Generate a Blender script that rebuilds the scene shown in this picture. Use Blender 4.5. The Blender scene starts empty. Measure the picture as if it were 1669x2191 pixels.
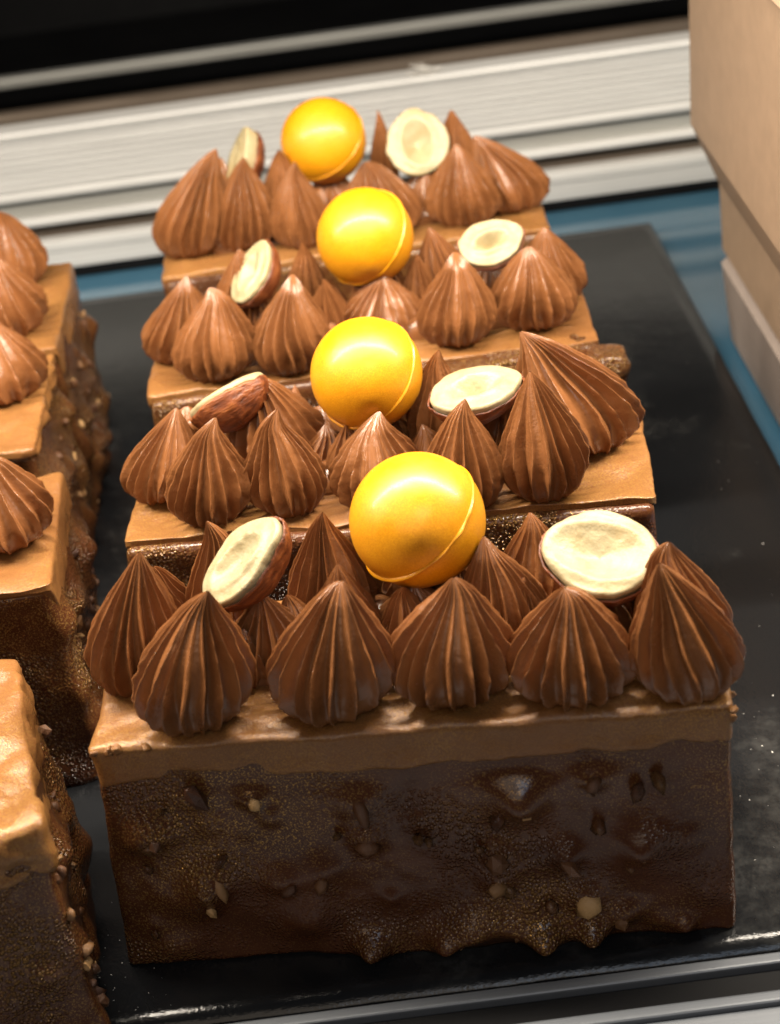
import bpy, math
import numpy as np
from mathutils import Matrix, Vector

S = 0.01                                  # the script thinks in centimetres, the scene is in metres
sc = bpy.context.scene
col = sc.collection

# ------------------------------------------------------------------ camera
cd = bpy.data.cameras.new('camera')
cam = bpy.data.objects.new('camera', cd); col.objects.link(cam)
cr, cu, cf = Vector((.99103, -.05919, -.11981)), Vector((.13297, .52589, .84009)), Vector((-.01328, .84849, -.52904))
mw = Matrix((cr, cu, -cf)).transposed().to_4x4()
mw.translation = Vector((.1456, -22.4418, 20.4354)) * S
cam.matrix_world = mw
cd.sensor_fit = 'VERTICAL'; cd.sensor_height = 24.0; cd.lens = 3404.63 / 2191 * 24
cd.clip_start = .01; cd.clip_end = 20
cd.dof.use_dof = True; cd.dof.focus_distance = .275; cd.dof.aperture_fstop = 15
sc.camera = cam

# ------------------------------------------------------------------ world and lamps
w = bpy.data.worlds.new('World'); sc.world = w; w.use_nodes = True
bg = w.node_tree.nodes['Background']; bg.inputs[0].default_value = (.80, .86, 1, 1); bg.inputs[1].default_value = .04

def area(name, loc, target, sx, sy, power, color):
    l = bpy.data.lights.new(name, 'AREA'); l.shape = 'RECTANGLE'
    l.size, l.size_y, l.energy, l.color = sx * S, sy * S, power, color
    o = bpy.data.objects.new(name, l); col.objects.link(o)
    o.location = Vector(loc) * S
    d = (Vector(target) - Vector(loc)).normalized()
    x = Vector((1, 0, 0)); z = -d; y = z.cross(x).normalized(); x = y.cross(z)
    m = Matrix((x, y, z)).transposed().to_4x4(); m.translation = o.location; o.matrix_world = m
    return o
area('case_light_strip', (0, 3.2, 25), (0, 5.0, 0), 74, 2.0, 5.5, (1, .89, .74))
area('shop_window', (14, -52, 62), (0, 0, 3), 30, 20, .6, (.62, .78, 1))
area('warm_front_fill', (-16, -50, 48), (0, 0, 3), 60, 40, 1.0, (1, .82, .62))  # added warm fill from the front, lifts the shadows on the cake fronts

sc.view_settings.view_transform = 'Standard'; sc.view_settings.look = 'None'
sc.view_settings.exposure = 0; sc.view_settings.gamma = 1
sc.cycles.max_bounces = 8

# ------------------------------------------------------------------ helpers
def hash3(i, j, k, seed):
    h = (i.astype(np.int64) * 374761393 + j.astype(np.int64) * 668265263 + k.astype(np.int64) * 2147483647 + seed * 1274126177) & 0xffffffff
    h = ((h ^ (h >> 13)) * 1274126177) & 0xffffffff
    h = ((h ^ (h >> 15)) * 2246822519) & 0xffffffff
    return ((h ^ (h >> 16)) & 0xffff) / 32767.5 - 1
def vnoise(P, seed=0):
    P = np.asarray(P, float); I = np.floor(P); Fx = P - I; Fx = Fx * Fx * (3 - 2 * Fx)
    i, j, k = I[..., 0], I[..., 1], I[..., 2]; r = 0
    for a in (0, 1):
        for b in (0, 1):
            for c in (0, 1):
                wt = (Fx[..., 0] if a else 1 - Fx[..., 0]) * (Fx[..., 1] if b else 1 - Fx[..., 1]) * (Fx[..., 2] if c else 1 - Fx[..., 2])
                r = r + wt * hash3(i + a, j + b, k + c, seed)
    return r
def fbm(P, seed=0, o=3):
    r = 0; a = 1.0
    for q in range(o):
        r = r + a * vnoise(np.asarray(P) * 2 ** q, seed + q * 17); a *= .5
    return r
def n1(x, seed=0):
    x = np.asarray(x, float); return fbm(np.stack([x, x * 0 + .37, x * 0 + .71], -1), seed, 3)

def mesh(name, V, Fq, mat=None, smooth=True):
    """V in cm; Fq list/array of quads or tris"""
    me = bpy.data.meshes.new(name)
    V = np.asarray(V, float) * S
    if isinstance(Fq, np.ndarray):
        nf, k = Fq.shape
        me.vertices.add(len(V)); me.vertices.foreach_set('co', V.ravel())
        me.loops.add(nf * k); me.loops.foreach_set('vertex_index', Fq.ravel().astype(np.int32))
        me.polygons.add(nf); me.polygons.foreach_set('loop_start', np.arange(0, nf * k, k, dtype=np.int32))
        me.update(calc_edges=True); me.validate()
    else:
        me.from_pydata(V.tolist(), [], Fq); me.update()
    me.polygons.foreach_set('use_smooth', [smooth] * len(me.polygons))
    if mat: me.materials.append(mat)
    return me
def obj(name, me, parent=None, loc=(0, 0, 0), rot=None):
    o = bpy.data.objects.new(name, me); col.objects.link(o)
    o.parent = parent; o.location = Vector(loc) * S
    if rot: o.rotation_euler = rot
    return o
def empty(name, loc, rz=0):
    o = obj(name, None, None, loc); o.rotation_euler = (0, 0, rz); o.empty_display_size = .02; return o
def tag(o, label, cat, group=None):
    o['label'] = label; o['category'] = cat
    if group: o['group'] = group
    return o

def grid_faces(nr, nc, wrap=True):
    r = np.arange(nr - 1)[:, None]; c = np.arange(nc if wrap else nc - 1)[None, :]
    a = r * nc + c; b = r * nc + (c + 1) % nc
    return np.stack([a, b, b + nc, a + nc], -1).reshape(-1, 4)

def rounded_box(x0, x1, y0, y1, z0, z1, rad, step):
    """points of a rounded box, their outward normals, the raw box coordinates 0..1, and quads (welded)"""
    lo = np.array([x0, y0, z0]); hi = np.array([x1, y1, z1]); L = hi - lo
    n = [max(2, int(round(l / s))) for l, s in zip(L, step if hasattr(step, '__len__') else (step,) * 3)]
    pts, faces, idx = [], [], {}
    allp = []; allf = []; base = 0
    for ax in range(3):
        u, v = (ax + 1) % 3, (ax + 2) % 3
        for side in (0, 1):
            gu, gv = np.meshgrid(np.arange(n[u] + 1), np.arange(n[v] + 1), indexing='ij')
            P = np.zeros(gu.shape + (3,), int); P[..., u] = gu; P[..., v] = gv; P[..., ax] = n[ax] * side
            m = gu.shape[1]; a = (np.arange(gu.shape[0] - 1)[:, None] * m + np.arange(m - 1)[None, :]).ravel() + base
            q = np.stack([a, a + m, a + m + 1, a + 1], -1)
            if not side: q = q[:, ::-1]
            allp.append(P.reshape(-1, 3)); allf.append(q); base += gu.size
    P = np.concatenate(allp); Q = np.concatenate(allf)
    key = (P[:, 0] * (n[1] + 1) + P[:, 1]) * (n[2] + 1) + P[:, 2]
    _, first, inv = np.unique(key, return_index=True, return_inverse=True)
    P = P[first]; Q = inv.ravel()[Q]
    T = P / np.array(n)
    X = lo + T * L
    q = np.clip(X, lo + rad, hi - rad); d = X - q; ln = np.linalg.norm(d, axis=1, keepdims=True); ln[ln == 0] = 1
    nrm = d / ln
    return q + nrm * rad, nrm, T, Q

# ------------------------------------------------------------------ materials
def new_mat(name):
    m = bpy.data.materials.new(name); m.use_nodes = True
    nt = m.node_tree; return m, nt, nt.nodes['Principled BSDF']
def N(nt, kind, **kw):
    n = nt.nodes.new(kind)
    for k, v in kw.items():
        if hasattr(n, k) and k not in n.inputs: setattr(n, k, v)
        else: n.inputs[k].default_value = v
    return n
def ramp(nt, src, stops, interp='LINEAR'):
    r = nt.nodes.new('ShaderNodeValToRGB'); e = r.color_ramp.elements; r.color_ramp.interpolation = interp
    e[0].position, e[0].color = stops[0][0], (*stops[0][1], 1); e[1].position, e[1].color = stops[-1][0], (*stops[-1][1], 1)
    for p_, c_ in stops[1:-1]:
        q = e.new(p_); q.color = (*c_, 1)
    nt.links.new(src, r.inputs[0]); return r.outputs[0]
def noise(nt, scale, detail=3, rough=.55, vec=None):
    n = N(nt, 'ShaderNodeTexNoise'); n.inputs['Scale'].default_value = scale; n.inputs['Detail'].default_value = detail; n.inputs['Roughness'].default_value = rough
    nt.links.new(vec if vec else coord(nt), n.inputs['Vector']); return n.outputs['Fac']
def coord(nt):
    for n in nt.nodes:
        if n.type == 'VECT_MATH': return n.outputs[0]
    t = nt.nodes.new('ShaderNodeTexCoord'); oi = nt.nodes.new('ShaderNodeObjectInfo'); a = nt.nodes.new('ShaderNodeVectorMath'); a.operation = 'ADD'
    nt.links.new(t.outputs['Object'], a.inputs[0]); nt.links.new(oi.outputs['Random'], a.inputs[1]); return a.outputs[0]
def scaled(nt, sx, sy, sz):
    m = nt.nodes.new('ShaderNodeMapping'); m.inputs['Scale'].default_value = (sx, sy, sz); nt.links.new(coord(nt), m.inputs[0]); return m.outputs[0]
def voro(nt, scale, feature='F1', vec=None):
    v = nt.nodes.new('ShaderNodeTexVoronoi'); v.feature = feature; v.inputs['Scale'].default_value = scale
    nt.links.new(vec if vec else coord(nt), v.inputs['Vector']); return v.outputs[0]
def math_(nt, op, a, b=None, c=None):
    m = nt.nodes.new('ShaderNodeMath'); m.operation = op
    for i, x in enumerate((a, b, c)):
        if x is None: continue
        if hasattr(x, 'is_linked'): nt.links.new(x, m.inputs[i])
        else: m.inputs[i].default_value = x
    return m.outputs[0]
def mixc(nt, fac, a, b):
    m = nt.nodes.new('ShaderNodeMix'); m.data_type = 'RGBA'
    for i, x in ((0, fac), (6, a), (7, b)):
        if hasattr(x, 'is_linked'): nt.links.new(x, m.inputs[i])
        else: m.inputs[i].default_value = x if i == 0 else (*x, 1)
    return m.outputs[2]
def bump(nt, bs, height, strength, dist, prev=None):
    b = nt.nodes.new('ShaderNodeBump'); b.inputs['Strength'].default_value = strength; b.inputs['Distance'].default_value = dist
    nt.links.new(height, b.inputs['Height'])
    if prev: nt.links.new(prev, b.inputs['Normal'])
    nt.links.new(b.outputs[0], bs.inputs['Normal']); return b.outputs[0]
def setp(bs, **kw):
    for k, v in kw.items(): bs.inputs[k.replace('_', ' ')].default_value = v
L = lambda nt, a, b: nt.links.new(a, b)
def sss(bs, wgt, rad, scale):
    bs.inputs['Subsurface Weight'].default_value = wgt; bs.inputs['Subsurface Radius'].default_value = rad; bs.inputs['Subsurface Scale'].default_value = scale

def mat_cream():
    m, nt, bs = new_mat('piped chocolate cream')
    f1 = noise(nt, 180, 4)
    L(nt, ramp(nt, f1, [(.3, (.190, .073, .0245)), (.7, (.232, .091, .031))]), bs.inputs['Base Color'])
    L(nt, ramp(nt, noise(nt, 260, 3), [(.35, (.17,) * 3), (.7, (.31,) * 3)]), bs.inputs['Roughness'])
    setp(bs, Specular_IOR_Level=.65)
    b = bump(nt, bs, noise(nt, 900, 4, .65), .35, .0004)
    bump(nt, bs, noise(nt, 3200, 2), .25, .0001, b)
    return m
def mat_mousse(gold=.34):
    m, nt, bs = new_mat('chocolate mousse dusted with gold')
    big = noise(nt, 60, 4); fine = noise(nt, 3300, 2, .75)
    base = ramp(nt, big, [(.3, (.158, .065, .021)), (.7, (.218, .090, .029))])
    fleck = ramp(nt, fine, [(.46, (0,) * 3), (.62, (1,) * 3)])
    patch = ramp(nt, noise(nt, 35, 3), [(.38, (.25,) * 3), (.62, (1,) * 3)])
    fac = math_(nt, 'MULTIPLY', math_(nt, 'MULTIPLY', fleck, patch), gold)
    L(nt, mixc(nt, fac, base, (.70, .40, .10)), bs.inputs['Base Color'])
    L(nt, math_(nt, 'MULTIPLY', fac, 1.1), bs.inputs['Metallic'])
    L(nt, ramp(nt, noise(nt, 110, 3), [(.3, (.24,) * 3), (.7, (.38,) * 3)]), bs.inputs['Roughness'])
    b = bump(nt, bs, noise(nt, 90, 4), .5, .0018)
    bump(nt, bs, fine, .5, .0002, b)
    return m
def mat_glaze(gold=.5, pebble=.6, name='dark chocolate glaze'):
    m, nt, bs = new_mat(name)
    mask = ramp(nt, noise(nt, 42, 3), [(.46, (0,) * 3), (.60, (1,) * 3)])
    fine = noise(nt, 3000, 2, .75)
    fleck = ramp(nt, fine, [(.54, (0,) * 3), (.68, (1,) * 3)])
    v = voro(nt, 1500, 'F1')
    vd = ramp(nt, v, [(0, (1,) * 3), (.25, (.82,) * 3), (.45, (.28,) * 3), (.58, (0,) * 3)])
    dots = math_(nt, 'MULTIPLY', vd, math_(nt, 'ADD', math_(nt, 'MULTIPLY', mask, pebble), .04))
    setp(bs, Specular_IOR_Level=.42)
    gp = ramp(nt, noise(nt, 24, 2), [(.40, (.12,) * 3), (.62, (1,) * 3)])
    fac = math_(nt, 'MULTIPLY', math_(nt, 'MULTIPLY', math_(nt, 'MAXIMUM', fleck, math_(nt, 'MULTIPLY', dots, .5)), gp), gold)
    base = ramp(nt, noise(nt, 90, 4), [(.3, (.046, .0135, .0052)), (.7, (.078, .0255, .0102))])
    L(nt, mixc(nt, fac, base, (.70, .40, .11)), bs.inputs['Base Color'])
    L(nt, math_(nt, 'MULTIPLY', fac, 1.3), bs.inputs['Metallic'])
    L(nt, ramp(nt, noise(nt, 70, 3), [(.3, (.13,) * 3), (.7, (.27,) * 3)]), bs.inputs['Roughness'])
    b = bump(nt, bs, noise(nt, 110, 2), .2, .0012)
    b = bump(nt, bs, dots, .9, .0004, b)
    bump(nt, bs, fine, .25, .00015, b)
    return m
def mat_ball():
    m, nt, bs = new_mat('yellow satin chocolate shell')
    f1 = noise(nt, 4200, 2, .7)
    L(nt, mixc(nt, ramp(nt, f1, [(.40, (0,) * 3), (.65, (1,) * 3)]), (.60, .23, .002), (.73, .325, .006)), bs.inputs['Base Color'])
    setp(bs, Specular_IOR_Level=.5)
    L(nt, ramp(nt, noise(nt, 110, 4, .6), [(.3, (.32,) * 3), (.7, (.54,) * 3)]), bs.inputs['Roughness'])
    bs.inputs['Coat Weight'].default_value = .22; bs.inputs['Coat Roughness'].default_value = .2
    b = bump(nt, bs, f1, .12, .00012)
    bump(nt, bs, noise(nt, 90, 3), .12, .001, b)
    sss(bs, .06, (1, .6, .1), .0015)
    return m
def mat_kernel():
    m, nt, bs = new_mat('hazelnut kernel')
    L(nt, ramp(nt, noise(nt, 240, 4), [(.25, (.30, .215, .095)), (.46, (.335, .27, .145)), (.75, (.37, .315, .19))]), bs.inputs['Base Color'])
    setp(bs, Roughness=.45)
    b = bump(nt, bs, noise(nt, 500, 4), .5, .0006); bump(nt, bs, noise(nt, 2400, 3), .2, .0002, b)
    sss(bs, .12, (1, .7, .35), .0015)
    return m
def mat_skin():
    m, nt, bs = new_mat('hazelnut skin')
    st = noise(nt, 1, 4, .6, scaled(nt, 160, 900, 900))
    L(nt, ramp(nt, st, [(.3, (.055, .013, .005)), (.5, (.17, .045, .012)), (.75, (.32, .105, .027))]), bs.inputs['Base Color'])
    setp(bs, Roughness=.42)
    bump(nt, bs, st, .7, .0008)
    return m
def mat_crumb():
    m, nt, bs = new_mat('chopped roasted nut')
    oi = nt.nodes.new('ShaderNodeObjectInfo')
    L(nt, ramp(nt, oi.outputs['Random'], [(0, (.05, .018, .008)), (.6, (.12, .050, .019)), (.85, (.30, .16, .06)), (1, (.48, .29, .12))]), bs.inputs['Base Color'])
    setp(bs, Roughness=.4); bump(nt, bs, noise(nt, 900, 3), .5, .0004)
    return m
def mat_alu(name, c0, c1, met, r0, r1):
    m, nt, bs = new_mat(name)
    st = noise(nt, 1, 3, .5, scaled(nt, 6, 900, 900))
    L(nt, ramp(nt, st, [(.3, c0), (.7, c1)]), bs.inputs['Base Color'])
    L(nt, ramp(nt, noise(nt, 30, 4), [(.3, (r0,) * 3), (.7, (r1,) * 3)]), bs.inputs['Roughness'])
    setp(bs, Metallic=met); bump(nt, bs, st, .12, .0002)
    return m
def mat_slate():
    m, nt, bs = new_mat('black slate')
    scuff = math_(nt, 'MULTIPLY', ramp(nt, noise(nt, 22, 6, .68), [(.57, (0,) * 3), (.76, (1,) * 3)]), ramp(nt, noise(nt, 400, 4, .6), [(.4, (.2,) * 3), (.65, (1,) * 3)]))
    L(nt, mixc(nt, scuff, (.008, .0085, .0095), (.05, .05, .048)), bs.inputs['Base Color'])
    L(nt, ramp(nt, noise(nt, 60, 5), [(.3, (.09,) * 3), (.7, (.22,) * 3)]), bs.inputs['Roughness'])
    setp(bs, Specular_IOR_Level=.28)
    b = bump(nt, bs, noise(nt, 45, 6, .65), .10, .002); bump(nt, bs, noise(nt, 1500, 3), .2, .0003, b)
    return m
def mat_plain(name, c0, c1, scale, rough, metallic=0, bstr=.15, bd=.0004):
    m, nt, bs = new_mat(name)
    f1 = noise(nt, scale, 5, .6)
    L(nt, ramp(nt, f1, [(.3, c0), (.7, c1)]), bs.inputs['Base Color']); setp(bs, Roughness=rough, Metallic=metallic)
    bump(nt, bs, f1, bstr, bd); return m

def mat_black():
    m = mat_plain('matt black panel', (.003, .003, .0035), (.006, .006, .0065), 30, .5); m.node_tree.nodes['Principled BSDF'].inputs['Specular IOR Level'].default_value = .12; return m
M = dict(cream=mat_cream(), mousse=mat_mousse(), glaze=mat_glaze(.85, .8), pebbled=mat_glaze(.7, 1.8, 'beaded dark chocolate glaze'),
         ball=mat_ball(), kernel=mat_kernel(), skin=mat_skin(), crumb=mat_crumb(), slate=mat_slate(),
         alu=mat_alu('brushed aluminium', (.48, .48, .475), (.58, .58, .57), .25, .34, .5),
         alu_dark=mat_alu('dull grey aluminium', (.30, .30, .28), (.38, .38, .36), .4, .3, .45),
         steel=mat_alu('dull blue grey steel', (.10, .11, .125), (.14, .15, .165), .3, .4, .55),
         bronze=mat_alu('dark bronze anodised metal', (.07, .055, .042), (.11, .085, .065), .6, .28, .4),
         black=mat_black(),
         lacquer=mat_plain('black lacquer', (.0025, .0025, .003), (.005, .005, .0055), 30, .3),
         shelf=mat_plain('blue tinted glass shelf', (.025, .085, .145), (.05, .12, .18), 12, .12),
         card=mat_plain('kraft card', (.275, .19, .125), (.32, .22, .145), 220, .6, 0, .25, .0003),
         greycard=mat_plain('grey card', (.25, .205, .18), (.29, .235, .205), 220, .6, 0, .25, .0003),
         dust=mat_plain('pale dust', (.5, .48, .45), (.7, .68, .64), 900, .8))

# ------------------------------------------------------------------ the display case around the cakes
def bevel_box(name, x0, x1, y0, y1, z0, z1, mat, parent=None, rad=.05, step=None):
    st = step or ((x1 - x0), max(.2, (y1 - y0) / 3), max(.2, (z1 - z0) / 3))
    # cheap chamfered box: three nested loops per end are not needed, eight corners split into 24
    X = np.array([x0, x1]); r = min(rad, (y1 - y0) * .4, (z1 - z0) * .4)
    prof = []
    for cy, cz, a0 in ((y1 - r, z1 - r, 0), (y0 + r, z1 - r, 90), (y0 + r, z0 + r, 180), (y1 - r, z0 + r, 270)):
        for k in range(4):
            a = math.radians(a0 + k * 30); prof.append((cy + r * math.cos(a), cz + r * math.sin(a)))
    return prism(name, prof, x0, x1, mat, parent)
def prism(name, prof, x0, x1, mat, parent=None, axis='x', smooth=False):
    n = len(prof); V = []
    for x in (x0, x1):
        for (a, b) in prof: V.append((x, a, b) if axis == 'x' else (a, x, b))
    F = [tuple(range(n))[::-1], tuple(range(n, 2 * n))] + [(i, (i + 1) % n, n + (i + 1) % n, n + i) for i in range(n)]
    if axis == 'y': F = [f[::-1] for f in F]
    return obj(name, mesh(name, V, F, mat, smooth), parent)

sh = bevel_box('glass_shelf', -42, 30, -4.0, 29.6, -1.2, -.55, M['shelf']); sh['kind'] = 'structure'
P, nr, T, Q = rounded_box(-24, 9.1, -4.58, 25.85, -.5, 0, .06, (.45, .45, .125))
ed = np.clip(1 - np.minimum(np.minimum(9.1 - P[:, 0], P[:, 1] + 4.58), 25.85 - P[:, 1]) / .3, 0, 1)
P = P + nr * (ed * .012 * fbm(P * 1.3, 5))[:, None] * np.array([1, 1, .3])
tag(obj('slate_board', mesh('slate_board', P, Q, M['slate'])), 'black slate serving board under the chocolate cakes', 'serving board')

rail = tag(empty('back_rail', (0, 29.4, -.5)), 'ribbed aluminium rail running across the back of the case', 'rail')
def rpart(name, y0, y1, z0, z1, mat, rad=.04): return bevel_box(name, -42, 32, y0 - 29.4, y1 - 29.4, z0 + .5, z1 + .5, mat, rail, rad)
rpart('foot_strip', 29.05, 29.5, -.5, -.12, M['black'])
rpart('lower_lip', 28.95, 29.6, -.10, .52, M['alu'])
rpart('lower_lip_cap', 28.88, 29.6, .53, .92, M['alu'], .08)
rpart('groove', 29.4, 29.9, .93, 1.46, M['bronze'])
rpart('middle_lip', 28.98, 29.9, 1.47, 1.74, M['alu'], .09)
rpart('grey_band', 29.32, 29.9, 1.75, 2.38, M['alu_dark'])
rpart('face_lip', 29.0, 29.9, 2.39, 2.72, M['alu'], .1)
rpart('face_plate', 29.25, 29.9, 2.73, 4.46, M['alu'])
rib0 = rpart('rib', 29.08, 29.24, 2.755, 2.755 + .185, M['alu'], .05)
for k in range(1, 8):
    r_ = rib0.copy(); col.objects.link(r_); r_.parent = rail; r_.location = (0, 0, k * .215 * S)
rpart('top_lip', 28.95, 30.0, 4.47, 4.80, M['alu'], .12)
rpart('rail_reflection_bar', 30.02, 30.6, 4.45, 5.15, M['bronze'], .2)  # solid brown bar standing in for the rail's reflection in the black back
bl = bevel_box('back_ledge', -42, 40, 30.7, 62, -.6, -.2, M['black']); bl['kind'] = 'structure'
bw = bevel_box('back_wall', -60, 60, 62.2, 63.2, -.6, 60, M['black']); bw['kind'] = 'structure'
tag(bevel_box('metal_bar', -42, 40, 44.6, 45.2, 1.9, 2.35, M['alu_dark'], None, .1), 'thin grey metal bar in the dark behind the ribbed rail', 'bar')
fr = tag(empty('front_rail', (0, -5.2, -.5)), 'grey metal edging along the front of the slate board', 'rail')
def fpart(name, y0, y1, z0, z1, mat, rad=.04): return bevel_box(name, -42, 30, y0 + 5.2, y1 + 5.2, z0 + .5, z1 + .5, mat, fr, rad)
fpart('bright_lip', -4.87, -4.64, -.5, .03, M['steel'], .05)
fpart('dark_channel', -5.36, -4.88, -.5, -.12, M['black'])
fpart('outer_lip', -5.62, -5.38, -.5, .02, M['steel'], .06)
fpart('apron', -12, -5.64, -.5, -.06, M['steel'], .06)

# kraft card boxes at the right
lb = tag(empty('lower_card_box', (12, 11.5, -.55)), 'low greyish card box, the lower of two stacked at the right', 'box')
o = prism('box_body', [(9.86 - 12, 0), (9.72 - 12, .25), (9.45 - 12, 2.62), (16 - 12, 2.62), (16 - 12, 0)][::-1], -7.0, 6.0, M['greycard'], lb, 'y')
o = prism('lid_fold', [(9.42 - 12, 2.64), (9.6 - 12, 2.80), (15.9 - 12, 2.80), (15.9 - 12, 2.64)][::-1], -7.0, 5.95, M['greycard'], lb, 'y')
ub = tag(empty('upper_card_box', (12, 11.5, 2.3)), 'tall tan kraft card box with flared sides at the right edge', 'box')
def up(pts, name, y0=-7.0, y1=6.0): return prism(name, [(x - 12, z - 2.3) for x, z in pts][::-1], y0, y1, M['card'], ub, 'y')
up([(9.62, 2.30), (9.47, 2.5), (9.40, 4.45), (16, 4.45), (16, 2.30)], 'base_tray', -7.0, 5.95)
up([(9.36, 4.47), (8.68, 6.1), (8.72, 11.25), (16, 11.25), (16, 4.47)], 'sleeve')
up([(8.66, 11.27), (8.80, 11.5), (16, 11.5), (16, 11.27)], 'top_flap')

# ------------------------------------------------------------------ cakes
def smooth01(x): x = np.clip(x, 0, 1); return x * x * (3 - 2 * x)
W, H = 10.0, 4.72
ico = None
def crumb_meshes():
    g = (1 + 5 ** .5) / 2
    V = np.array([(-1, g, 0), (1, g, 0), (-1, -g, 0), (1, -g, 0), (0, -1, g), (0, 1, g), (0, -1, -g), (0, 1, -g), (g, 0, -1), (g, 0, 1), (-g, 0, -1), (-g, 0, 1)], float) / 1.9
    F = [(0, 11, 5), (0, 5, 1), (0, 1, 7), (0, 7, 10), (0, 10, 11), (1, 5, 9), (5, 11, 4), (11, 10, 2), (10, 7, 6), (7, 1, 8), (3, 9, 4), (3, 4, 2), (3, 2, 6), (3, 6, 8), (3, 8, 9), (4, 9, 5), (2, 4, 11), (6, 2, 10), (8, 6, 7), (9, 8, 1)]
    out = []
    for s in range(5):
        rr = np.random.default_rng(s); out.append(mesh('nut_piece', V * (1 + .45 * (rr.random((12, 1)) - .5)) * np.array([1.2, .8, .9]), F, M['crumb'], s % 2 == 0))
    return out
CR = crumb_meshes()
def crumb(parent, loc, size, rg, name='nut_piece'):
    o = obj(name, CR[int(rg.integers(5))], parent, loc); o.scale = (size * (.7 + .6 * rg.random()), size * (.7 + .4 * rg.random()), size * (.7 + .6 * rg.random()))
    o.rotation_euler = tuple(rg.random(3) * 6.28); return o

def rosette(cake, c, r, tip, h, seed, n=16, messy=1.0):
    """a piped drop: local base centre c (x, y), base radius r, tip offset (dx, dy), height h"""
    rg = np.random.default_rng(seed + 100)
    NT, NR = n * 12, 42
    t = np.linspace(0, 1, NR)[:, None]; th = np.linspace(0, 2 * np.pi, NT, endpoint=False)[None, :]
    t = t + 0 * th; th = th + 0 * t
    k = [0, .05, .12, .2, .28, .36, .45, .55, .65, .75, .84, .92, .97, 1]
    v = [.50, .71, .89, .98, 1.0, .965, .88, .755, .605, .445, .30, .17, .09, .02]
    prof = np.interp(t[:, 0], k, v)
    for _ in range(2): prof[1:-1] = (prof[:-2] + 2 * prof[1:-1] + prof[2:]) / 4
    prof = prof[:, None]
    Pn = np.stack([np.cos(th) * 1.3, np.sin(th) * 1.3, t * 1.4], -1)
    twist = rg.uniform(-.45, .45)
    warp = .10 * vnoise(Pn * 1.2, seed) + .05 * vnoise(Pn * 3, seed + 3)
    so = np.array([0, .03, .07, .13, .22, .35, .5, .65, .78, .87, .93, .97])       # samples crowd round every crest
    u = (np.arange(n)[:, None] + so[None, :]).reshape(1, -1) + 0 * t
    th = u * 2 * np.pi / n
    Pn = np.stack([np.cos(th) * 1.3, np.sin(th) * 1.3, t * 1.4], -1)
    warp = .12 * vnoise(Pn * 1.2, seed) + .05 * vnoise(Pn * 3, seed + 3)
    th = th - (warp + twist * t + rg.random() * 6)
    s = np.abs(np.sin(np.pi * u)); dc = np.abs(u - np.floor(u + .5)); ridge = .32 * (1 - s) ** 1.1 + .68 * np.exp(-(dc / .125) ** 2)
    hid = hash3(np.floor(u + .5), np.zeros_like(u), np.zeros_like(u), seed)          # each ridge its own height
    amp = np.clip(.92 + .55 * vnoise(Pn * .9, seed + 5) + .28 * hid, .2, 1.4) * (1 - .35 * smooth01((t - .72) / .28)) * (.35 + .65 * smooth01(t / .16))
    depth = .32 * amp
    wob = .034 * messy * vnoise(Pn * 1.6, seed + 7) + .012 * messy * vnoise(Pn * 5, seed + 9) + .006 * messy * vnoise(Pn * 14, seed + 10)
    bead = .030 * ridge * vnoise(np.stack([np.floor(u + .5), t * 19, t * 0], -1), seed + 11)
    rad = r * prof * (1.08 - depth * (1 - ridge) + wob + bead)
    bend = t ** 1.6
    wv = rg.uniform(-.05, .05, 2)
    x = c[0] + tip[0] * bend + wv[0] * np.sin(t * 3.1) * r + rad * np.cos(th)
    y = c[1] + tip[1] * bend + wv[1] * np.sin(t * 3.1) * r + rad * np.sin(th)
    z = H - .03 + h * (t ** .97) - .05 * r * (1 - prof)
    z = np.where(t < .1, z + .03 * vnoise(Pn * 4, seed + 13), z)
    hook = np.clip((t - .82) / .18, 0, 1) ** 1.5 * r; ha = rg.uniform(0, 6.28); hk = rg.uniform(0, .30) ** 1.2
    x = x + hook * hk * math.cos(ha); y = y + hook * hk * math.sin(ha); z = z - hook * rg.choice([0, 0, .03, .1])
    V = np.stack([x, y, z], -1).reshape(-1, 3)
    Fq = grid_faces(NR, NT)
    me = mesh('cream_rosette', V - np.array([c[0], c[1], H]), Fq, M['cream'])
    return obj('cream_rosette', me, cake, (c[0], c[1], H))

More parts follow.
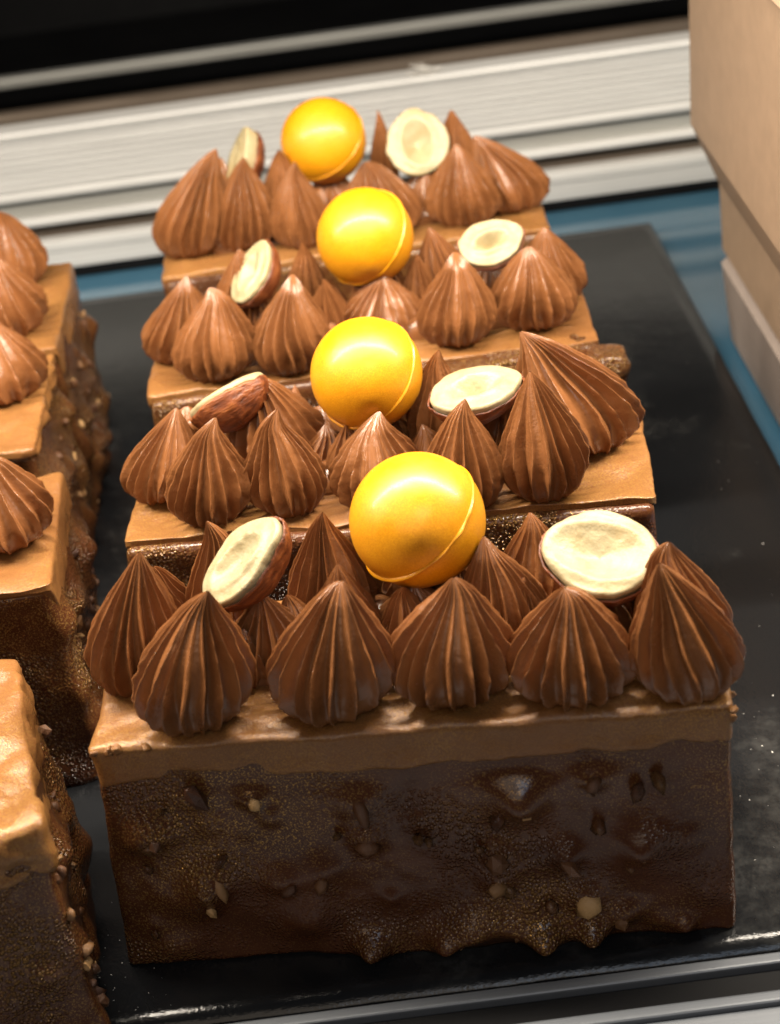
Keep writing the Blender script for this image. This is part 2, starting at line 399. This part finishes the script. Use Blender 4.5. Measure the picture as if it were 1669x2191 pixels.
def make_cake(cx, cy, yaw, D, label, seed, drop_f, drop_s, step, gmat, lumps=(), rough_mousse=.035, side_bits=0, front_bits=(), rand_lumps=22, inset=0.0, group='chocolate cakes'):
    ck = tag(empty('chocolate_cake', (cx, cy, 0), yaw), label, 'cake', group)
    rg = np.random.default_rng(seed)
    # --- glaze body
    P, nr, T, Q = rounded_box(-W / 2 + .055, W / 2 - .055, -D / 2 + .055 - inset, D / 2 - .055, -.1, H - .19 + inset * .7, .16, step)
    d = .035 * fbm(P * .9, seed) + .012 * fbm(P * 3.5, seed + 3)
    fr = smooth01(-nr[:, 1]); rt = smooth01(nr[:, 0])
    LP = [(rg.uniform(-4.7, 4.7), rg.uniform(.3, 3.2), rg.uniform(.04, .11), rg.uniform(.12, .25)) for _ in range(rand_lumps)] + list(lumps)
    for (lx, lz, a, sg) in LP:
        d = d + fr * a * np.exp(-(((P[:, 0] - lx) ** 2 + (P[:, 2] - lz) ** 2) / (2 * sg * sg)))
    if side_bits:
        for _ in range(40):
            ly, lz, a, sg = rg.uniform(-D / 2, D / 2), rg.uniform(.2, 3.6), rg.uniform(.05, .2), rg.uniform(.12, .28)
            d = d + rt * a * np.exp(-(((P[:, 1] - ly) ** 2 + (P[:, 2] - lz) ** 2) / (2 * sg * sg)))
    fade = 1 - smooth01((P[:, 2] - (H - drop_f - .5)) / .4) * .85
    P = P + nr * (d * fade)[:, None]
    fl = 1 - np.clip(P[:, 2] / H, 0, 1)
    P[:, 0] += np.where(P[:, 0] < 0, -.42, .05) * fl * np.clip(np.abs(P[:, 0]) / 5, 0, 1)
    P[:, 1] -= .14 * fl * np.clip(-P[:, 1] / D * 2, 0, 1)
    P[:, 1] -= .13 * fr * smooth01((.9 - P[:, 2]) / .9) * n1(P[:, 0] * .9, seed + 31)
    P[:, 2] = np.maximum(P[:, 2], .015)
    gl = obj('chocolate_glaze', mesh('chocolate_glaze', P, Q, gmat), ck)
    # --- mousse layer
    st = (step, step, .07)
    dm = 1.0
    P, nr, T, Q = rounded_box(-W / 2, W / 2, -D / 2 + inset, D / 2, H - dm, H, .13, st)
    X, Y = P[:, 0], P[:, 1]
    df = drop_f * (1 + .24 * n1(X * .6 + 3, seed + 1) + .14 * n1(X * 1.9, seed + 2))
    ds = drop_s * (1 + .22 * n1(Y * .6 + 8, seed + 4) + .12 * n1(Y * 2.3, seed + 5))
    wf = 1 - smooth01((Y + D / 2) / .35)
    drop = np.clip(df * wf + ds * (1 - wf), .1, 2)
    P[:, 2] = H - (H - P[:, 2]) / dm * drop
    edge = np.clip(1 - (H - P[:, 2]) / .3, 0, 1)
    rag = 1.0 if rough_mousse < .1 else .45
    dd = rough_mousse * rag * fbm(np.stack([X * .8, Y * .8, P[:, 2] * .8], -1), seed + 8) + rough_mousse * (.35 if rag == 1 else .55) * fbm(P * 3, seed + 9)
    P = P + nr * dd[:, None] + np.stack([X * 0, X * 0, .075 * edge * fbm(np.stack([X, Y, X * 0], -1) * .9, seed + 12)], -1)
    obj('mousse_layer', mesh('mousse_layer', P, Q, M['mousse']), ck)
    # --- cream spread between the rosettes
    P, nr, T, Q = rounded_box(-W / 2 + 1.2, W / 2 - 1.6, -D / 2 + 1.2, D / 2 - .6, H - .3, H + .30, .25, (.11, .11, .12))
    up_ = np.clip((P[:, 2] - H + .3) / .6, 0, 1)
    P = P + nr * (.16 * fbm(P * .9, seed + 21) + .05 * fbm(P * 2.6, seed + 23))[:, None] * up_[:, None]
    obj('cream_spread', mesh('cream_spread', P, Q, M['cream']), ck)
    # --- chopped nuts
    if front_bits:
        cms = [m_.copy() for m_ in CR]
        for m_ in cms:
            m_.materials[0] = gmat; m_.polygons.foreach_set('use_smooth', [True] * len(m_.polygons))
        for _ in range(20):
            bz = rg.uniform(.2, H - 1.2) ; o = crumb(gl, (rg.uniform(-4.8, 4.7), -D / 2 - .06 - .14 * (1 - bz / H), bz), rg.uniform(.08, .19), rg, 'coated_nut'); o.data = cms[int(rg.integers(5))]
    for (bx, bz, sz) in front_bits: crumb(gl, (bx, -D / 2 - .125 - .14 * (1 - bz / H), bz), sz, rg)
    for _ in range(side_bits):
        bz = rg.uniform(.15, 3.5); crumb(gl, (W / 2 + rg.uniform(-.05, .04), rg.uniform(-D / 2 + .1, D / 2 - .1), bz), rg.uniform(.07, .15), rg)
    return ck

ROW = [(-.396, -3.508, math.radians(-5.6)), (-.361, 2.403, math.radians(-5.2)), (-.256, 8.684, math.radians(-.3)), (-.389, 15.247, math.radians(-.8))]
DEP = 3.75
LAB = ['chocolate cake nearest the camera, its dark front face fully in view', 'second chocolate cake of the centre row, its beaded front edge just showing',
       'third chocolate cake of the centre row, with a gold glaze fold at its corner', 'rearmost chocolate cake of the centre row, in front of the ribbed rail']
BITS = [(-3.83, 3.71), (-2.92, 3.5), (-1.25, 3.18), (-1.23, 2.47), (-4.64, 2.82), (1.28, 3.07), (2.4, 3.5), (.79, 1.94), (.74, 1.42), (1.9, 1.85), (-3.76, 1.74), (-2.1, 1.71), (.05, .36), (.43, .56), (-2.65, 1.65), (-4.0, 1.27), (2.19, .92), (.99, .35), (3.1, 2.0), (2.7, .5)]
cakes = []
for i, (x, y, a) in enumerate(ROW):
    cx, cy = x - math.sin(a) * DEP / 2, y + math.cos(a) * DEP / 2
    lum, fb = [], []
    if i == 0:
        rg = np.random.default_rng(4)
        for (bx, bz) in BITS:
            lx = (bx - x) / math.cos(a); fb.append((lx, bz, rg.uniform(.11, .23))); lum.append((lx - .02, bz + .1, rg.uniform(.12, .24), rg.uniform(.14, .28)))
        for (fx, fz, am, sg) in ((-1.37, .28, .42, .17), (-.23, .3, .34, .16), (1.43, .3, .55, .21), (2.18, .3, .50, .19), (3.7, .25, .2, .12), (1.2, 3.2, .16, .34), (3.0, 2.0, .2, .45), (-2.3, .9, .22, .3), (.4, .4, .2, .3)):
            lum.append(((fx - x) / math.cos(a), fz, am, sg))
    cakes.append(make_cake(cx, cy, a, DEP, LAB[i], 11 + i * 7, (.80, .13, .15, .2)[i], (.8, .3, .4, .6)[i], (.065, .1, .1, .12)[i],
                           M['glaze'] if i == 0 else M['pebbled'], lum, .04, 0, fb, 26, 0 if i == 0 else .11))
ROS = [(0,-4.71,-1.38,0.76,-4.23,2.53), (0,-3.66,-2.47,0.91,-3.13,2.43), (0,-1.46,-2.64,0.93,-1.07,2.43), (0,0.44,-2.63,0.95,0.76,2.16), (0,2.30,-3.02,0.93,2.35,2.05), (0,4.00,-3.41,0.80,3.63,2.40), (0,4.32,-2.57,0.71,3.93,2.32), (0,-3.16,-0.25,0.60,-3.08,2.26), (0,-2.45,-1.41,0.65,-2.43,1.47), (0,-1.37,-0.51,0.68,-1.35,2.29), (0,-1.21,-1.43,0.60,-1.12,1.84), (0,1.49,-1.49,0.69,1.18,1.96), (0,2.12,-0.45,0.58,2.10,1.66), (0,3.73,-1.21,0.60,3.41,1.76), (0,0.05,-1.35,0.72,0.00,1.25), (0,2.83,-1.62,0.64,2.89,1.06), (0,0.10,0.04,0.56,0.17,1.13), (0,-4.44,-0.11,0.67,-4.21,1.46), (1,-4.63,4.62,0.77,-4.07,1.86), (1,-3.61,3.53,0.77,-3.32,2.13), (1,-2.07,3.46,0.74,-2.22,2.16), (1,-0.43,3.47,0.85,-0.29,1.78), (1,1.17,2.81,0.73,1.27,2.20), (1,2.69,2.79,0.77,2.59,2.61), (1,3.80,4.46,1.05,2.68,2.61), (1,-2.26,5.18,0.91,-2.48,2.13), (1,-1.33,4.69,0.55,-1.24,1.00), (1,0.94,4.88,0.63,0.99,2.22), (1,-4.27,5.67,0.75,-3.97,1.36), (1,-0.39,4.91,0.64,-0.41,1.02), (1,2.08,4.57,0.64,2.13,1.12), (1,-1.51,6.11,0.76,-1.32,0.83), (1,1.85,5.90,0.66,2.00,1.08), (2,-4.68,10.71,0.76,-4.16,1.92), (2,-3.75,9.59,0.86,-3.37,2.18), (2,-2.01,9.39,0.82,-1.70,2.24), (2,0.01,10.59,0.88,0.19,1.44), (2,1.68,9.70,0.84,1.86,2.13), (2,3.50,10.03,0.91,3.47,1.96), (2,4.04,11.13,0.79,3.98,1.82), (2,-3.05,11.49,0.75,-2.96,2.12), (2,-1.58,12.09,0.49,-1.48,1.83), (2,-1.10,11.08,0.51,-1.03,1.32), (2,1.01,11.28,0.43,1.06,1.48), (2,1.69,11.88,0.65,1.44,1.86), (2,-0.03,11.28,0.64,0.06,1.39), (2,2.64,11.68,0.71,2.65,1.08), (2,-2.27,10.69,0.58,-2.11,1.28), (3,-4.86,16.88,0.91,-3.69,2.83), (3,-3.18,16.82,0.84,-2.94,2.43), (3,-1.69,16.37,0.73,-1.68,2.29), (3,0.43,16.45,0.97,0.24,2.14), (3,2.56,16.46,0.93,2.50,2.16), (3,3.88,17.10,0.98,3.04,2.09), (3,-2.15,17.67,0.58,-2.01,2.28), (3,0.63,19.03,0.38,0.72,2.52), (3,2.62,18.20,0.68,2.57,2.46), (3,-0.96,18.06,0.75,-0.85,1.32), (3,1.63,17.82,0.62,1.59,1.06), (3,-3.90,18.70,0.75,-3.64,1.88),]
def to_local(i, x, y):
    c = cakes[i].location / S; a = -cakes[i].rotation_euler.z
    dx, dy = x - c.x, y - c.y
    return dx * math.cos(a) - dy * math.sin(a), dx * math.sin(a) + dy * math.cos(a)
for q, (i, x, y, r, tx, h) in enumerate(ROS):
    lx, ly = to_local(i, x, y); a = -cakes[i].rotation_euler.z
    ly = min(max(ly, -DEP / 2 + r * .72), DEP / 2 - r * .7); lx = min(max(lx, -W / 2 + r * .75), W / 2 - r * .75)
    vx = tx - x
    rosette(cakes[i], (lx, ly), r * 1.02, (vx * math.cos(a), vx * math.sin(a)), max(h, .9), q * 31 + 7, 18 if r > .66 else 14, (1.0, 2.1, 1.0, .9)[i])

# small dabs of cream filling the middle of each cake
rg = np.random.default_rng(33)
for i in range(4):
    for k in range(11):
        r = rg.uniform(.34, .52)
        rosette(cakes[i], (-4.1 + k * .8 + rg.uniform(-.3, .3), rg.uniform(-.45, DEP / 2 - .55)), r, tuple(rg.uniform(-.15, .15, 2)), rg.uniform(1.0, 1.6), 900 + i * 40 + k, 12, 1.8)

# crumbly mousse bits at the front corners of the nearest cake
rg = np.random.default_rng(21)
MB = []
for k in range(3):
    P, nr, T, Q = rounded_box(-.5, .5, -.5, .5, -.5, .5, .48, .25); P = P * (1 + .3 * fbm(P * 2, 90 + k))[:, None]; MB.append(mesh('mousse_crumb', P, Q, M['mousse']))
for k in range(16):
    sgn = 1 if k < 9 else -1
    o = obj('mousse_crumb', MB[k % 3], cakes[0], (sgn * (5.0 - abs(rg.normal(0, .05)) - (0 if sgn > 0 else rg.uniform(0, .9))), -DEP / 2 + (rg.uniform(-.02, .5) if sgn > 0 else .0), H - (rg.uniform(.0, .45) if sgn > 0 else rg.uniform(.0, .1))))
    o.scale = tuple(rg.uniform(.07, .19, 3)); o.rotation_euler = tuple(rg.random(3) * 6)

# gold dusted glaze fold on the third cake's front corner
P, nr, T, Q = rounded_box(.7, 5.5, -DEP / 2 - .42, -DEP / 2 + .5, 3.95, 4.78, .28, .08)
sw = smooth01((P[:, 0] - 3.2) / 1.6)
P[:, 1] -= sw * .30; P[:, 2] -= sw * .10 + .1 * smooth01((P[:, 0] - 4.4) / .8)
P = P + nr * (.13 * fbm(P * 1.1, 77) + .05 * fbm(P * 3.5, 78))[:, None]
P[:, 2] = np.where(P[:, 2] > 4.5, 4.5 + (P[:, 2] - 4.5) * .6, P[:, 2])
obj('glaze_fold', mesh('glaze_fold', P, Q, M['pebbled']), cakes[2])

# left column
def left_cake(xr, yb, a, D, label, seed, drop_f, drop_s, rough, rowsets):
    a = math.radians(a); cx = xr - 5 * math.cos(a) + D / 2 * math.sin(a); cy = yb - 5 * math.sin(a) - D / 2 * math.cos(a)
    ck = make_cake(cx, cy, a, D, label, seed, drop_f, drop_s, .11, M['pebbled'], (), rough, 46)
    cakes.append(ck); j = len(cakes) - 1
    for q, (x, y, r, tdx, h) in enumerate(rowsets):
        lx, ly = to_local(j, x, y); rosette(ck, (lx, ly), r, (tdx, 0), h, seed * 13 + q * 5, 15)
left_cake(-7.85, 17.35, 1.9, 5.35, 'rearmost chocolate cake at the left edge, its smooth mousse side in view', 61, .2, 1.0, .04,
          [(-9.35, 16.2, .98, .2, 2.2), (-9.0, 13.35, 1.0, .1, 2.1), (-11.3, 16.3, .95, 0, 2.2), (-11.1, 13.3, .95, 0, 2.1)])
left_cake(-7.70, 11.75, 1.5, 4.6, 'left chocolate cake with torn mousse and nutty side, between its neighbours', 62, .16, .35, .11,
          [(-8.55, 9.95, 1.0, .1, 1.9), (-10.6, 9.8, .95, 0, 2.1), (-10.8, 8.1, .9, 0, 2.0)])
left_cake(-6.80, 6.1, 3.2, 4.2, 'left chocolate cake with a crisp gold-edged corner and one large rosette', 63, .2, .95, .035,
          [(-7.62, 3.7, .97, .1, 2.0), (-9.6, 3.6, .95, 0, 2.1), (-9.4, 5.2, .9, 0, 2.1)])
left_cake(-6.86, -.05, 12, 4.7, 'chocolate cake cut off by the left edge, with ragged torn mousse corner', 64, .95, 1.25, .13,
          [(-8.9, -1.2, .95, 0, 2.1), (-9.2, -3.2, .95, 0, 2.2)])

# ------------------------------------------------------------------ chocolate balls
def frame_from(z, x=None):
    z = Vector(z).normalized(); x = Vector(x) if x else Vector((0, .31, 1)); y = z.cross(x).normalized(); x = y.cross(z)
    return Matrix((x, y, z)).transposed()
def ball(loc, r, axis, label, seed):
    e = tag(empty('chocolate_ball', loc), label, 'chocolate ball', 'yellow chocolate balls'); e.rotation_mode = 'QUATERNION'; e.rotation_quaternion = frame_from(axis).to_quaternion()
    NT = 96
    for nm, rr, sgn, sq in (('shell_half', r, -1, 1.0), ('shell_half', r * .985, 1, .97)):
        ph = np.linspace(0, np.pi / 2, 26)[:, None]; th = np.linspace(0, 2 * np.pi, NT, endpoint=False)[None, :]
        x = rr * np.cos(ph) * np.cos(th); y = rr * np.cos(ph) * np.sin(th); z = sgn * sq * rr * np.sin(ph) + 0 * th
        V = np.stack([x, y, z], -1).reshape(-1, 3); V = V * (1 + .010 * fbm(V * .9 / r, seed) + .004 * fbm(V * 3 / r, seed + 5))[:, None]
        Fq = grid_faces(26, NT)
        if sgn < 0: Fq = Fq[:, ::-1]
        obj(nm, mesh(nm, V, Fq, M['ball']), e)
    th = np.linspace(0, 2 * np.pi, 160, endpoint=False)[None, :]; k = np.linspace(0, 2 * np.pi, 8, endpoint=False)[:, None]
    wv = n1(np.sin(th) * 2 + np.cos(th) * 1.3 + 9, seed); wd = .026 + .016 * wv; ht = .026 + .024 * np.clip(n1(np.cos(th) * 3 + np.sin(2 * th), seed + 2), -.5, 1.5)
    rad = r * (1.0 + ht * np.cos(k)); z = wd * r * np.sin(k) + .006 * r * wv
    V = np.stack([rad * np.cos(th), rad * np.sin(th), z + 0 * th], -1).reshape(-1, 3)
    V2 = np.concatenate([V, V[:160]]); obj('seam', mesh('seam', V2, grid_faces(9, 160), M['ball']), e)
ball((.24, -.75, 6.67), 1.116, (.547, .133, -.827), 'yellow chocolate ball on the nearest cake, largest of the four', 1)
ball((-.34, 4.67, 6.67), 1.086, (.537, .447, -.716), 'yellow chocolate ball on the second cake, behind the largest ball', 2)
ball((-.05, 11.41, 6.67), 1.111, (.586, .486, -.636) if False else (.582, .482, -.655), 'yellow chocolate ball on the third cake, between two hazelnut halves', 3)
ball((-.84, 18.34, 6.67), 1.132, (.42, .477, -.77), 'yellow chocolate ball on the rearmost cake, against the ribbed rail', 4)

# ------------------------------------------------------------------ hazelnut halves
def nut(loc, a, b, axis, normal, label, seed, skin=1.0, hollow=.16, hs=.32, depth=.85):
    e = tag(empty('hazelnut_half', loc), label, 'hazelnut', 'hazelnut halves'); e.rotation_mode = 'QUATERNION'
    z = Vector(normal).normalized(); x = Vector(axis); x = (x - z * x.dot(z)).normalized(); y = z.cross(x)
    e.rotation_quaternion = Matrix((x, y, z)).transposed().to_quaternion()
    NT = 72; th = np.linspace(0, 2 * np.pi, NT, endpoint=False)[None, :]
    def outline(th):
        k = 1 + .10 * n1(np.cos(th) * 1.5 + np.sin(th) * .7 + seed, seed) + .02 * n1(th * 2.5, seed + 4) * np.sin(th / 2)
        cx = np.cos(th); return a * k * (cx + .07 * np.clip(cx, 0, 1) ** 6), b * k * np.sin(th) * (1 - .12 * np.clip(cx, 0, 1) ** 1.5)
    ox, oy = outline(th); c = b * depth
    # kernel: cut face then dome
    rho = np.concatenate([np.linspace(.01, .97, 22), [1.0]])[:, None]
    X, Y = rho * ox, rho * oy
    rn = np.sqrt((X / a) ** 2 * .55 + (Y / b) ** 2)
    zc = .03 - hollow * np.exp(-(rn / hs) ** 2 * 1.2) + .028 * fbm(np.stack([X, Y, X * 0], -1) * 2.4, seed) * (1 - rho ** 6) - .05 * (rho > .99) + .05 * np.exp(-((rn - hs * 1.6) / .12) ** 2)
    rho2 = np.concatenate([np.linspace(1.0, .05, 14)])[:, None]
    X2, Y2 = rho2 * ox, rho2 * oy; z2 = -c * np.sqrt(np.clip(1 - rho2 ** 2, 0, 1)) - .03 + 0 * th
    V = np.concatenate([np.stack([X, Y, zc], -1).reshape(-1, 3), np.stack([X2, Y2, z2], -1).reshape(-1, 3)])
    obj('kernel', mesh('kernel', V, grid_faces(23 + 14, NT)[:, ::1], M['kernel']), e)
    if skin > 0:
        rim = 1 - .035 - .05 * np.clip(n1(np.cos(th) * 4 + np.sin(th) * 3, seed + 8), 0, 1) - (1 - skin) * .8 * smooth01(.5 + np.cos(th + .6))
        kk = np.linspace(0, 1, 18)[:, None]
        ang = (np.pi / 2) * (1 - kk * rim) if False else None
        el = np.arccos(np.clip(.02 + .98 * np.sin(kk * np.pi / 2), 0, 1)) * rim + 0 * th          # 0 at bottom pole .. ~pi/2 at the rim
        el = (np.pi / 2 - el)
        el = np.pi / 2 - (np.pi / 2 - (np.pi / 2) * (1 - kk)) * rim                                # pi/2 at pole, small at rim
        wr = 1.055 + .020 * n1(th * 5 + 0 * kk, seed + 6) + .010 * fbm(np.stack([np.cos(th) * 3 + 0 * kk, np.sin(th) * 3 + 0 * kk, kk * 3 + 0 * th], -1), seed + 7)
        X3, Y3, Z3 = ox * np.cos(el) * wr, oy * np.cos(el) * wr, -c * np.sin(el) * wr - .03
        inner = np.stack([X3[-1] * .955, Y3[-1] * .955, Z3[-1] - .03], -1)
        V = np.concatenate([np.stack([X3, Y3, Z3], -1).reshape(-1, 3), inner])
        obj('skin', mesh('skin', V, grid_faces(19, NT), M['skin']), e)
NM = [(-0.566, -0.276, 0.777), (-0.04, -0.424, 0.905), (-0.385, 0.605, 0.696), (-0.01, -0.121, 0.993), (-0.621, -0.319, 0.716), (-0.031, -0.538, 0.842), (-0.836, -0.207, 0.508), (0.026, -0.792, 0.61)]
AX0 = (0.821, 0.223, 0.525)
nut((-2.66, -1.40, 6.78), .84, .60, AX0, NM[0], 'hazelnut half with dark brown skin on the left of the nearest cake', 1, 1, .08, .32, 1.15)
nut((2.96, -2.0, 6.45), .88, .76, (-.855, .171, .489), NM[1], 'large pale hazelnut half facing up on the right of the nearest cake', 2, 1, .2, .42, 1.15)
nut((-3.11, 5.05, 6.42), .78, .60, (.915, .224, .336), NM[2], 'hazelnut half lying skin side out on the second cake', 3, 1, .2, .4, 1.05)
nut((1.62, 3.84, 6.50), .86, .68, (.971, .233, .062), NM[3], 'hazelnut half with hollow cut face on the right of the second cake', 4, 1, .34, .30, .9)
nut((-2.72, 10.92, 6.42), .74, .58, (.376, .494, .784), NM[4], 'hazelnut half with brown skin on the left of the third cake', 5, 1, .13, .3, 1.1)
nut((2.71, 10.73, 6.45), .74, .60, (.96, .159, .232), NM[5], 'hazelnut half with a round hollow on the right of the third cake', 6, 1, .36, .26, .9)
nut((-3.2, 18.2, 6.5), .88, .62, (.425, .484, .765), NM[6], 'half-peeled hazelnut piece on the left of the rearmost cake', 7, .75, .05, .3, 1.1)
nut((1.57, 17.42, 6.62), .87, .80, (-.07, .527, .847), NM[7], 'round blanched hazelnut half on the right of the rearmost cake', 8, 0, .28, .34)

# ------------------------------------------------------------------ dust and crumbs on the slate
rg = np.random.default_rng(9); V, F = [], []
def speck(p_, s):
    b = len(V); q = rg.normal(size=(4, 3)) * s
    for k in range(4): V.append((p_[0] + q[k][0], p_[1] + q[k][1], p_[2] + abs(q[k][2]) * .6))
    F.extend([(b, b + 1, b + 2), (b, b + 2, b + 3), (b, b + 3, b + 1), (b + 1, b + 3, b + 2)])
for _ in range(60): speck((rg.uniform(4.6, 7.2), rg.uniform(-4.4, 4), .004), rg.uniform(.004, .014))
for _ in range(70): speck((rg.uniform(-6.2, -4.9), rg.uniform(-4.4, 0), .004), rg.uniform(.004, .014))
for _ in range(25): speck((rg.uniform(5, 9), rg.uniform(4, 24), .004), rg.uniform(.006, .018))
for _ in range(160): speck((rg.normal(2.45, .22), rg.uniform(28.97, 29.3), 4.80 + abs(rg.normal(0, .12))), rg.uniform(.03, .06))
d = obj('dust', mesh('dust', V, F, M['dust'], False)); d['kind'] = 'stuff'
